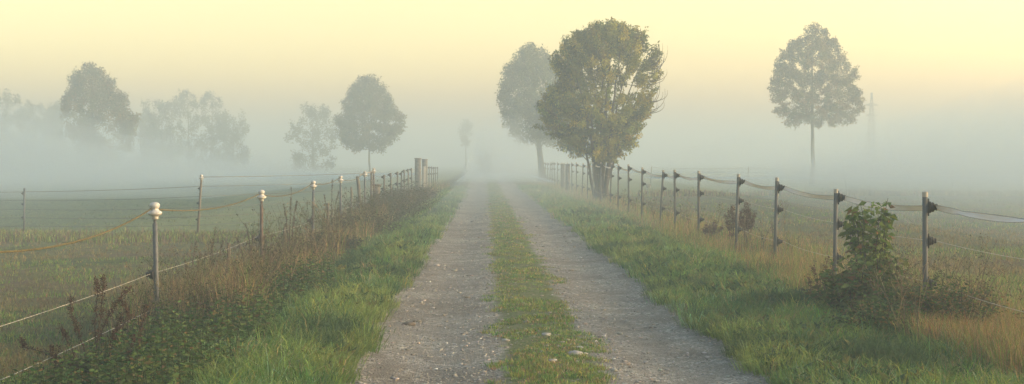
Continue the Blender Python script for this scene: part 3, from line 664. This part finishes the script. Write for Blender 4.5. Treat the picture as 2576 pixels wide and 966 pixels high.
# ------------------------------------------------------------------ trees
def tree(name, lb, cat, d, tx, rows, nclump, per, cr, leaf, cols, wts, stems=1, tr=.16, group=None, gap=.36, seed=1, droop=.3, crown_lift=.25, sparse=None, branches=.6, twigs=None, depth=1.0, base=None, leafw=.5, stretch=(.85, 1.35), irr=.22):
    st = np.random.default_rng(seed); x0 = wx(tx, d); z0 = g1(x0, d)
    e = tag(empty(name, (x0, d, z0)), lb, cat, group)
    rows = [(wz(y_, d), wx(a, d), wx(b_, d)) for y_, a, b_ in rows][::-1]
    Z = np.array([r_[0] for r_ in rows]); A = np.array([r_[1] for r_ in rows]); B = np.array([r_[2] for r_ in rows])
    cl = []
    while len(cl) < nclump:
        z = st.uniform(Z[0], Z[-1]); a = np.interp(z, Z, A); b_ = np.interp(z, Z, B)
        if st.random() > (b_ - a) / (B - A).max(): continue
        c = (a + b_) / 2; u = st.uniform(-1, 1); v = st.uniform(-1, 1) * math.sqrt(1 - u * u)
        hw = max((b_ - a) / 2 - cr * .6, .02) * (1 - .6 * irr + irr * float(noise(z * 1.1, math.atan2(v, u) * 1.6 + 9, .9 / cr * .55, seed)))
        x = c + u * hw; yy = d + v * hw * depth
        if fbm(x * 1.0 + 50, z + yy * .7, .9 / cr * .5, seed, 2) < gap: continue
        if sparse and sparse(x, z, st): continue
        cl.append((x, yy, z))
    cl = np.array(cl)
    # skeleton
    top = Z[-1]; bot = Z[0]; H = top - z0; sk = []; mb = MB()
    cmid = (np.interp(top - .2 * (top - bot), Z, A) + np.interp(top - .2 * (top - bot), Z, B)) / 2
    for k in range(stems):
        if stems == 1: end = np.array([cmid, d, top - .12 * (top - bot)]); b0 = np.array([x0, d, z0 - .2]); r0 = tr
        else:
            a_ = k / (stems - 1) * 2 - 1; zt = top - (.08 + .30 * abs(a_) ** 1.5) * (top - bot) - st.uniform(0, .5)
            xa, xb = np.interp(zt, Z, A), np.interp(zt, Z, B)
            end = np.array([(xa + xb) / 2 + a_ * (xb - xa) * .42, d + st.uniform(-1, 1) * (xb - xa) * .25, zt])
            b0 = np.array([x0 + a_ * .16 - .08 * (a_ < 0) + st.normal() * .04, d + st.normal() * .15, z0 - .15]); r0 = tr * st.uniform(.4, .7) if k != stems // 2 else tr
        mid = b0 * .45 + end * .55; mid[0] = b0[0] + (end[0] - b0[0]) * (.14 if stems > 1 else .5); p = bez(b0, mid, end, 16)
        p[1:-1] += st.normal(0, .025 * H / 8, (14, 3)); rr = r0 * (1 - .88 * np.linspace(0, 1, 16) ** .8); rr[0] *= 1.5; rr[1] *= 1.1
        tube(mb, p, rr, 9); sk += [(q, r_) for q, r_ in zip(p, rr)]
    SP = np.array([q for q, _ in sk]); SR = np.array([r_ for _, r_ in sk])
    order = np.argsort(np.linalg.norm(cl - [cmid, d, bot], axis=1))
    for i in order:
        if st.random() > branches: continue
        c = cl[i]; D = np.linalg.norm(SP - c, axis=1) + 4 * np.maximum(0, SP[:, 2] - c[2] + .15 * D_(SP, c)) + (SP[:, 2] < max(bot - .4, z0 + .7)) * 50 * (stems == 1)
        j = int(np.argmin(D)); a = SP[j]; L = np.linalg.norm(c - a)
        if L < .15: continue
        m_ = (a + c) / 2 + np.array([(c[0] - a[0]) * .12, (c[1] - a[1]) * .12, -.10 * L + crown_lift * .2 * L]) + st.normal(0, .06 * L, 3)
        p = bez(a, m_, c, 7); r1 = min(SR[j] * .7, .016 + .022 * L); rr = np.linspace(r1, .005, 7); tube(mb, p, rr, 5)
        SP = np.vstack([SP, p[2:]]); SR = np.concatenate([SR, rr[2:]])
    if twigs:
        for _ in range(twigs[0]):
            a, b2 = twigs[1](st); m_ = np.array([b2[0] + .1, b2[1], a[2] + .05]); tube(mb, bez(a, m_, b2, 8), np.linspace(.016, .005, 8), 4)
    mb.build('trunk', M['bark'], e, smooth=True)
    P = np.repeat(cl, per, 0); n = len(P); g = st.normal(size=(n, 3)); g = g / np.linalg.norm(g, axis=1)[:, None] * (st.random((n, 1)) ** .45) * cr
    
    oc = unit(cl - np.array([cmid, d, bot + .22 * (top - bot)]) + [0, 0, .25]); oc = np.repeat(oc, per, 0); par = (g * oc).sum(1, keepdims=True)
    g = (g - par * oc) * .72 + par * oc * np.repeat(st.uniform(*stretch, (len(cl), 1)), per, 0)
    P = P + g; C = np.repeat(vary(pick(len(cl), cols, wts), len(cl), .22, .08), per, 0); C = vary(C, n, .15, .04)
    mb = MB(); L = leaf * st.uniform(.6, 1.3, n); cards(mb, P, L, L * leafw, C, droop)
    mb.build('crown', M['leaf'], e)
    return e
def D_(SP, c): return np.linalg.norm(SP[:, :2] - c[:2], axis=1)

OL = ((.11, .135, .028), (.17, .19, .032), (.30, .28, .04), (.17, .15, .045))
# the multi-stemmed ash beside the right fence
def sp_main(x, z, st):
    cx = wx(1550, 50); return (abs(x - cx) < 1.0 and 3.5 < z < 5.6 and st.random() < .66) or (x > wx(1598, 50) and z > 4.2 and st.random() < .45)
def tw_main(st):
    z = st.uniform(3.3, 5.6); a = np.array([wx(1628, 50), 50 + st.uniform(-.6, .6), z]); return a, a + [st.uniform(.15, .75), st.uniform(-.3, .3), st.uniform(.3, 1.0)]
tree('ash_tree', 'nearest and sharpest tree, many stemmed and yellow green, right behind the right fence', 'tree', 50, 1516,
     [(60, 1525, 1560), (72, 1480, 1590), (90, 1432, 1622), (115, 1408, 1645), (150, 1388, 1652), (200, 1384, 1658), (240, 1368, 1660), (280, 1355, 1650), (312, 1350, 1635), (342, 1362, 1615), (370, 1405, 1590), (392, 1462, 1560), (400, 1490, 1535)],
     900, 74, .19, .12, OL, (3, 3, 3.5, .4), stems=10, tr=.14, stretch=(1.1, 2.1), irr=.42, gap=.385, seed=11, sparse=sp_main, branches=.75, twigs=(34, tw_main), droop=.8, leafw=.45)
tree('field_tree', 'second tree, greyer and taller looking, fading behind the left side of the nearest tree', 'tree', 100, 1366,
     [(120, 1325, 1352), (135, 1295, 1385), (165, 1272, 1400), (200, 1255, 1420), (240, 1247, 1440), (290, 1247, 1440), (320, 1268, 1430), (345, 1300, 1415), (358, 1330, 1400)],
     300, 90, .55, .19, ((.08, .10, .035), (.10, .12, .04)), (3, 2), seed=12, tr=.3, gap=.30)
tree('field_tree', 'lone round crowned tree with a bare straight trunk in the right pasture', 'tree', 95, 2048,
     [(66, 2040, 2062), (80, 2012, 2085), (100, 1992, 2110), (125, 1960, 2122), (155, 1955, 2135), (185, 1938, 2165), (215, 1936, 2166), (245, 1940, 2175), (275, 1945, 2178), (300, 1970, 2165), (312, 1985, 2145)],
     560, 85, .34, .15, ((.14, .105, .045), (.10, .105, .04), (.16, .12, .05)), (3, 3, 2), seed=23, irr=.10, tr=.19, gap=.24)
tree('field_tree', 'largest and darkest tree at the left, peaked top with a lower right shoulder', 'tree', 110, 250,
     [(165, 225, 250), (180, 195, 275), (200, 178, 292), (225, 168, 302), (245, 165, 325), (270, 164, 352), (310, 166, 358), (345, 172, 350), (380, 185, 335), (410, 205, 310)],
     330, 80, .55, .20, ((.12, .095, .04), (.09, .10, .04), (.14, .10, .045)), (3, 3, 2), seed=14, tr=.24, gap=.34)
tree('field_tree', 'pale round topped tree left of the track, far behind the fence corner', 'tree', 122, 930,
     [(198, 905, 945), (208, 885, 965), (230, 876, 980), (250, 868, 985), (275, 850, 1005), (300, 842, 1022), (325, 838, 1020), (350, 846, 1000), (375, 875, 965)],
     360, 80, .50, .20, ((.10, .105, .045), (.12, .115, .05)), (1, 1), seed=25, irr=.06, tr=.12, gap=.24)
for i, (d, tx, rows, lb) in enumerate([
    (150, 790, [(268, 780, 815), (285, 745, 832), (310, 730, 842), (345, 728, 845), (375, 740, 835)], 'low faint bush shaped tree touching the left side of the pale round topped tree'),
    (150, 18, [(234, 8, 28), (242, -20, 52), (262, -45, 66), (290, -60, 72), (340, -50, 68), (375, -20, 50)], 'rounded tree cut by the left border of the photo'),
    (165, 78, [(258, 76, 84), (270, 68, 92), (300, 60, 100), (360, 65, 98)], 'small thin tree just right of the tree at the left border'),
    (170, 124, [(262, 118, 132), (272, 106, 142), (300, 100, 150), (360, 105, 148)], 'small round tree between the left border tree and the large dark tree'),
    (170, 155, [(266, 152, 160), (276, 144, 166), (300, 140, 172), (360, 142, 170)], 'smallest round tree tucked against the left side of the large dark tree'),
    (160, 480, [(234, 470, 498), (242, 446, 512), (262, 438, 516), (300, 425, 525), (350, 430, 522), (380, 450, 505)], 'broad faint tree, tallest of the clump right of the large dark tree'),
    (165, 532, [(239, 524, 545), (248, 512, 562), (270, 512, 568), (310, 508, 575), (360, 515, 570)], 'faint tree forming the right peak of the clump beside the broad one'),
    (165, 590, [(274, 575, 600), (290, 560, 618), (320, 552, 630), (365, 560, 622)], 'low faint tree sloping off at the right end of the left clump'),
    (160, 412, [(256, 405, 420), (266, 395, 432), (290, 385, 440), (350, 390, 438)], 'small faint tree at the left end of the clump beside the large dark tree'),
    (168, 372, [(262, 368, 376), (275, 362, 382), (310, 356, 392), (360, 360, 388)], 'slim faint tree just right of the large dark tree'),
    (190, 1172, [(304, 1162, 1182), (312, 1152, 1190), (335, 1150, 1195), (365, 1155, 1188)], 'tiny ghostly tree straight ahead, left of the track end')]):
    d *= 1.12
    if i == 10: d = 260
    else:
        rows = [(a, b_ - 8, c + 8) for a, b_, c in rows] + [(400, rows[-1][1] - 14, rows[-1][2] + 14), (432, rows[-1][1] - 10, rows[-1][2] + 10)]
    tree('distant_tree', lb, 'tree', d, tx, rows, 90 if i != 10 else 40, 60, .75, .30, ((.05, .065, .03), (.065, .075, .032)), (1, 1), seed=30 + i, tr=.2, gap=.25, group='far trees dissolving in the fog', branches=.35)
tree('distant_bush', 'faint low bush in the fog over the far end of the track', 'bush', 125, 1221, [(388, 1212, 1232), (394, 1203, 1240), (410, 1200, 1242), (424, 1203, 1240), (440, 1208, 1236)], 40, 60, .28, .14, ((.05, .06, .03),), (1,), stems=3, tr=.05, seed=50, gap=.2, branches=.5)

# ------------------------------------------------------------------ weeds and shrubs
def weed(name, lb, cat, x, d, stems, seedc=(.055, .034, .022), dens=1.0, stalkc=(.10, .07, .045), leafs=0, sz=.016, group=None, basal=0):
    """stems: list of lists of (dx, z) offsets in metres from the foot, each a bent stalk with seed clusters along its upper part"""
    z0 = g1(x, d); e = tag(empty(name, (x, d, z0)), lb, cat, group); ms = MB(); mh = MB()
    for s_ in stems:
        dy = random.uniform(-.12, .12); n = len(s_)
        P = np.array([(x + q[0], d + dy * (i / max(n - 1, 1)), z0 + q[1]) for i, q in enumerate(s_)]); P[0, 2] -= .03
        t = np.linspace(0, n - 1, 4 * n); P = np.stack([np.interp(t, np.arange(n), P[:, k]) for k in range(3)], -1)
        P[1:-1] += rng.normal(0, .004, (len(P) - 2, 3)); tube(ms, P, np.linspace(.0055, .0018, len(P)), 5, stalkc)
        ln = np.linalg.norm(np.diff(P, axis=0), axis=1).sum(); k = int(ln * 55 * dens)
        if k:
            u = rng.uniform(.38, 1, k) * (len(P) - 1); C0 = np.stack([np.interp(u, np.arange(len(P)), P[:, q]) for q in range(3)], -1)
            clump = (fbm(u * 3, u * 0, 1.7, int(abs(x) * 9) + len(s_)) > .40); C0 = C0[clump]; k = len(C0)
            pp = np.repeat(C0, 4, 0) + rng.normal(0, sz * .85, (k * 4, 3))
            leaves(mh, pp, rng.normal(size=(k * 4, 3)) + [0, 0, .5], sz * rng.uniform(.7, 1.9, k * 4), sz * .7, vary(seedc, k * 4, .3, .1))
    ms.build('stalks', M['dry'], e)
    if mh.n: mh.build('seed_heads', M['dry'], e)
    if basal:
        mb = MB(); n = basal; a = rng.uniform(0, 6.28, n); pp = np.stack([x + np.cos(a) * .05 + rng.normal(0, .12, n), d + np.sin(a) * .05 + rng.normal(0, .1, n), z0 + rng.uniform(0, .22, n)], -1)
        leaves(mb, pp, np.stack([np.cos(a), np.sin(a), rng.uniform(-.2, .9, n)], -1), rng.uniform(.03, .075, n), .022, vary(pick(n, ((.06, .045, .028), (.08, .05, .03), (.05, .06, .025)), (3, 2, 1)), n, .25)); mb.build('leaves', M['leaf'], e)
    return e
def px_stems(x, d, lists):
    z0 = g1(x, d); return [[(wx(a, d) - x, wz(b_, d) - z0) for a, b_ in l] for l in lists]
d = 9.9; x = wx(232, d)
weed('dock_plant', 'dark brown dried dock plant in the bottom left corner by the lowest wire', 'weed', x, d, px_stems(x, d, [
    [(232, 1010), (238, 900), (240, 800), (245, 740), (238, 705)], [(232, 1010), (245, 880), (262, 790), (268, 730), (271, 690)],
    [(230, 1010), (225, 900), (205, 830), (190, 780), (192, 745)], [(232, 1010), (225, 950), (185, 920), (120, 890), (60, 875), (48, 850)],
    [(235, 1010), (250, 900), (290, 830), (330, 800), (305, 760)], [(236, 1010), (245, 860), (285, 770), (325, 725)], [(232, 1010), (210, 930), (175, 850), (160, 820)],
    [(238, 1010), (270, 900), (285, 850), (300, 790)], [(238, 1010), (280, 930), (330, 880), (335, 840)], [(230, 1010), (200, 960), (140, 930), (150, 870)],
    [(236, 1010), (300, 960), (345, 900), (350, 830), (360, 770)], [(225, 1010), (190, 940), (130, 905), (125, 875)]]), dens=2.2, basal=1100, sz=.013, seedc=(.085, .046, .028), stalkc=(.07, .045, .03))
for (qx, qt, qb, d, lb, dn, xs_) in [
    (733, 472, 640, 19.5, 'tall knobbly dried stalk rising between the second and third porcelain topped posts', 2.2, 4),
    (622, 560, 700, 17.0, 'thin dried seed stalk just left of the second porcelain topped post', 1.4, -22),
    (548, 568, 720, 15.5, 'thin dried stalk curving up right of the nearest porcelain topped post', 1.0, 24),
    (836, 452, 600, 27.5, 'tall clustered dried stalk between the third and fourth porcelain topped posts', 2.6, 3),
    (490, 610, 760, 14.5, 'bent bare dried stalk close right of the nearest porcelain topped post', .5, 14)]:
    x = wx(qx, d); L_ = [[(qx - xs_, qb + 40), (qx - xs_ * .6, (qt + qb) / 2), (qx, qt)], [(qx - xs_, qb + 40), (qx + 9, (qt * .6 + qb * .4)), (qx + 16, qt * .8 + qb * .2)], [(qx - xs_, qb + 40), (qx - 12, (qt * .5 + qb * .5)), (qx - 20, qt * .75 + qb * .25)]]
    weed('dried_stalk', lb, 'weed', x, d, px_stems(x, d, L_), dens=dn, seedc=(.09, .065, .045), sz=.010, group='dried stalks along the left fence')
for (qx, qt, qb, d, lb, sp_, k) in [
    (1793, 545, 610, 24.0, 'low brown dock clump right of the fifth post of the right fence', 26, 9),
    (1848, 512, 620, 22.0, 'brown dock plant directly behind the leaning post of the right fence', 22, 8),
    (1883, 503, 600, 22.6, 'tallest brown dock plant right of the leaning post of the right fence', 22, 9)]:
    x = wx(qx, d); L_ = []
    for j in range(k):
        a = (j / (k - 1) * 2 - 1); L_.append([(qx + a * 4, qb + 25), (qx + a * sp_ * .6, (qb + qt) / 2 + 10), (qx + a * sp_ + random.uniform(-5, 5), qt + abs(a) * 30 + random.uniform(0, 14))])
    weed('dock_plant', lb, 'weed', x, d, px_stems(x, d, L_), dens=1.8, seedc=(.10, .062, .045), stalkc=(.12, .08, .06), sz=.02)
x = wx(1870, 16.4); weed('dock_plant', 'flat dark dried dock lying in the green grass of the right verge', 'weed', x, 16.4, px_stems(x, 16.4, [[(1870, 745), (1850, 715), (1815, 705)], [(1870, 745), (1880, 705), (1905, 690)], [(1870, 745), (1865, 710), (1860, 695)], [(1870, 745), (1900, 725), (1915, 700)], [(1870, 745), (1840, 735), (1805, 730)]]), dens=1.6, seedc=(.07, .05, .03), sz=.018)
x = wx(2070, 13.4); weed('dried_flower', 'brown dried flower heads left of the second nearest post of the right fence', 'weed', x, 13.4, px_stems(x, 13.4, [[(2085, 800), (2080, 720), (2085, 650)], [(2070, 800), (2060, 720), (2048, 672)], [(2075, 800), (2066, 740), (2070, 685)], [(2090, 800), (2095, 730), (2094, 660)], [(2065, 800), (2050, 740), (2045, 700)], [(2080, 800), (2100, 740), (2110, 690)]]), dens=1.6, seedc=(.10, .055, .04), sz=.016, basal=160)
for (qx, qt, d, lb, l2) in [(2382, 690, 11.6, 'tall green brown stalk right of the nearest right fence post', 24), (2345, 700, 11.9, 'slim bare stalk left of the nearest right fence post', -10)]:
    x = wx(qx, d); weed('dried_stalk', lb, 'weed', x, d, px_stems(x, d, [[(qx - l2, 880), (qx - l2 * .5, 780), (qx, qt)], [(qx - l2, 880), (qx + 4, 800), (qx + 26, 742), (qx + 34, 765)]]), dens=.6, seedc=(.08, .06, .035), stalkc=(.10, .09, .05), group='stalks beside the nearest right post')
x = wx(2440, 11.8); weed('dried_flower', 'rusty dried flower umbels at the right of the undergrowth', 'weed', x, 11.8, px_stems(x, 11.8, [[(2420, 900), (2425, 800), (2440, 752)], [(2430, 900), (2440, 820), (2455, 755)], [(2410, 900), (2415, 820), (2415, 770)], [(2425, 900), (2455, 830), (2468, 785)], [(2425, 900), (2400, 820), (2392, 790)]]), dens=2.4, seedc=(.10, .05, .035), sz=.02, basal=120)

def bush(name, lb, x, d, wdt, h, n, lf, cols, wts, stems=14, cat='bush', group=None, z0=None, lfw=.55, up=.15, depth=.8, leafstart=.15, fall=.55):
    z0 = g1(x, d) if z0 is None else z0; e = tag(empty(name, (x, d, z0)), lb, cat, group); ms = MB(); mb = MB(); PP = []; DD = []
    for k in range(stems):
        a = random.uniform(0, 6.28); r_ = math.sqrt(random.random()) * wdt / 2; tx_, ty_ = x + math.cos(a) * r_, d + math.sin(a) * r_ * depth
        hh = h * (1 - fall * (r_ / (wdt / 2)) ** 2) * random.uniform(.75, 1.08); b0 = np.array([x + math.cos(a) * r_ * .25, d + math.sin(a) * r_ * .25, z0 - .03]); c = np.array([tx_, ty_, z0 + hh])
        m_ = np.array([b0[0] * .6 + c[0] * .4, b0[1] * .6 + c[1] * .4, z0 + hh * .6]); p = bez(b0, m_, c, 9) ; p[1:-1] += rng.normal(0, .012 * h, (7, 3))
        tube(ms, p, np.linspace(.008, .002, 9) * (h / .8) ** .5, 5, (.06, .045, .03)); k2 = n // stems
        u = rng.uniform(leafstart, 1, k2) * 8; q = np.stack([np.interp(u, np.arange(9), p[:, i]) for i in range(3)], -1); aa = rng.uniform(0, 6.28, k2)
        o_ = np.stack([np.cos(aa), np.sin(aa), rng.uniform(-.3, .6, k2)], -1); PP.append(q + o_ * rng.uniform(0, .11, (k2, 1)) * wdt * .8); DD.append(o_ + [0, 0, up - .45])
    PP = np.concatenate(PP); DD = np.concatenate(DD); k = len(PP); PP[:, 2] = np.maximum(PP[:, 2], z0 + .01); L = lf * rng.uniform(.6, 1.25, k)
    leaves(mb, PP, DD, L, L * lfw, vary(pick(k, cols, wts), k, .22, .08)); ms.build('stems', M['bark'], e); mb.build('leaves', M['leaf'], e); return e
bush('leafy_shrub', 'green broad leaved shrub standing right of the second nearest right fence post', wx(2205, 13.0), 13.0, .58, 1.20, 1000, .088, ((.095, .15, .032), (.13, .18, .035), (.17, .11, .05)), (4, 3, .4), stems=17, up=-.15, leafstart=.12, fall=.12)
bush('leafy_shrub', 'half high green shrub with drooping leaves in front of the taller broad leaved shrub', wx(2235, 12.3), 12.3, .80, .64, 850, .075, ((.08, .125, .032), (.12, .13, .035), (.17, .10, .045)), (4, 2, 1), stems=18, up=-.1)
bush('leafy_shrub', 'low spreading green shrub at the foot of the taller broad leaved shrub', wx(2150, 12.4), 12.4, .85, .66, 1000, .072, ((.08, .125, .032), (.12, .10, .04)), (4, 1), stems=16)
UN = ((.06, .105, .032), (.085, .125, .036), (.12, .095, .04), (.20, .14, .06))
bush('bramble_bush', 'dark bramble in front of the nearest right fence post', wx(2330, 11.5), 11.5, 1.15, .52, 3200, .042, UN, (5, 4, 2, 1), stems=50)
bush('bramble_bush', 'brownish bramble at the right end of the near undergrowth', wx(2440, 11.2), 11.2, 1.05, .52, 2300, .038, UN, (2, 3, 3, 3), stems=46)
bush('bramble_bush', 'dark low bramble below the broad leaved shrub', wx(2215, 11.0), 11.0, 1.0, .36, 2800, .040, UN, (5, 3, 1, .5), stems=44)
for d, x, wd_, h, lb in ((23, -2.75, 1.1, .50, 'nearest low dark bramble bush against the left fence'), (27.5, -2.65, 1.8, .72, 'second dark bramble bush along the left fence'), (32.5, -2.7, 2.4, .95, 'dark bramble bush just before the leaning old post'), (37, -2.75, 2.5, 1.05, 'largest dark bramble bush, below the stump post'),
                       (42, -2.8, 2.4, 1.0, 'dark bramble bush just beyond the stump post'), (47.5, -2.8, 2.4, .9, 'dark bramble bush before the square gate posts'), (53.5, -2.9, 2.3, .75, 'farthest faint bramble bush, close to the square gate posts')):
    bush('bramble_bush', lb, x, d, wd_, h, 3600, .055, ((.060, .075, .034), (.080, .080, .042), (.10, .085, .052)), (4, 3, 2), stems=60, depth=1.1)
bush('yellow_weed', 'small yellowing leafy weed in the green grass of the left verge', wx(868, 17.2), 17.2, .16, .30, 60, .05, ((.16, .16, .03), (.20, .17, .04)), (1, 1), stems=6, cat='weed')

# ------------------------------------------------------------------ far lattice pylon
d = 200; x = wx(2197, d); zt = wz(232, d); z0 = g1(x, d)
e = tag(empty('pylon', (x, d, z0)), 'faint slim lattice mast in the fog right of the lone round tree', 'pylon'); mb = MB()
hw = lambda z: .7 * (1 - (z - z0) / (zt - z0)) + .08
lv = np.linspace(z0, zt, 9)
for sx_, sy_ in ((1, 1), (1, -1), (-1, -1), (-1, 1)): tube(mb, [(x + sx_ * hw(z), d + sy_ * hw(z), z) for z in lv], .045, 4)
for a, b_ in zip(lv[:-1], lv[1:]):
    for s_ in (1, -1):
        tube(mb, [(x - hw(a), d + s_ * hw(a), a), (x + hw(b_), d + s_ * hw(b_), b_)], .028, 3); tube(mb, [(x + hw(a), d + s_ * hw(a), a), (x - hw(b_), d + s_ * hw(b_), b_)], .028, 3)
mb.build('mast', M['metal'], e)
for z, l_ in ((zt - 2.0, 1.1), (zt - 3.6, .9)):
    mb = MB(); tube(mb, [(x - l_, d, z), (x, d, z + .3), (x + l_, d, z)], .07, 4); tube(mb, [(x - l_, d, z), (x + l_, d, z)], .06, 4); mb.build('cross_arm', M['metal'], e)
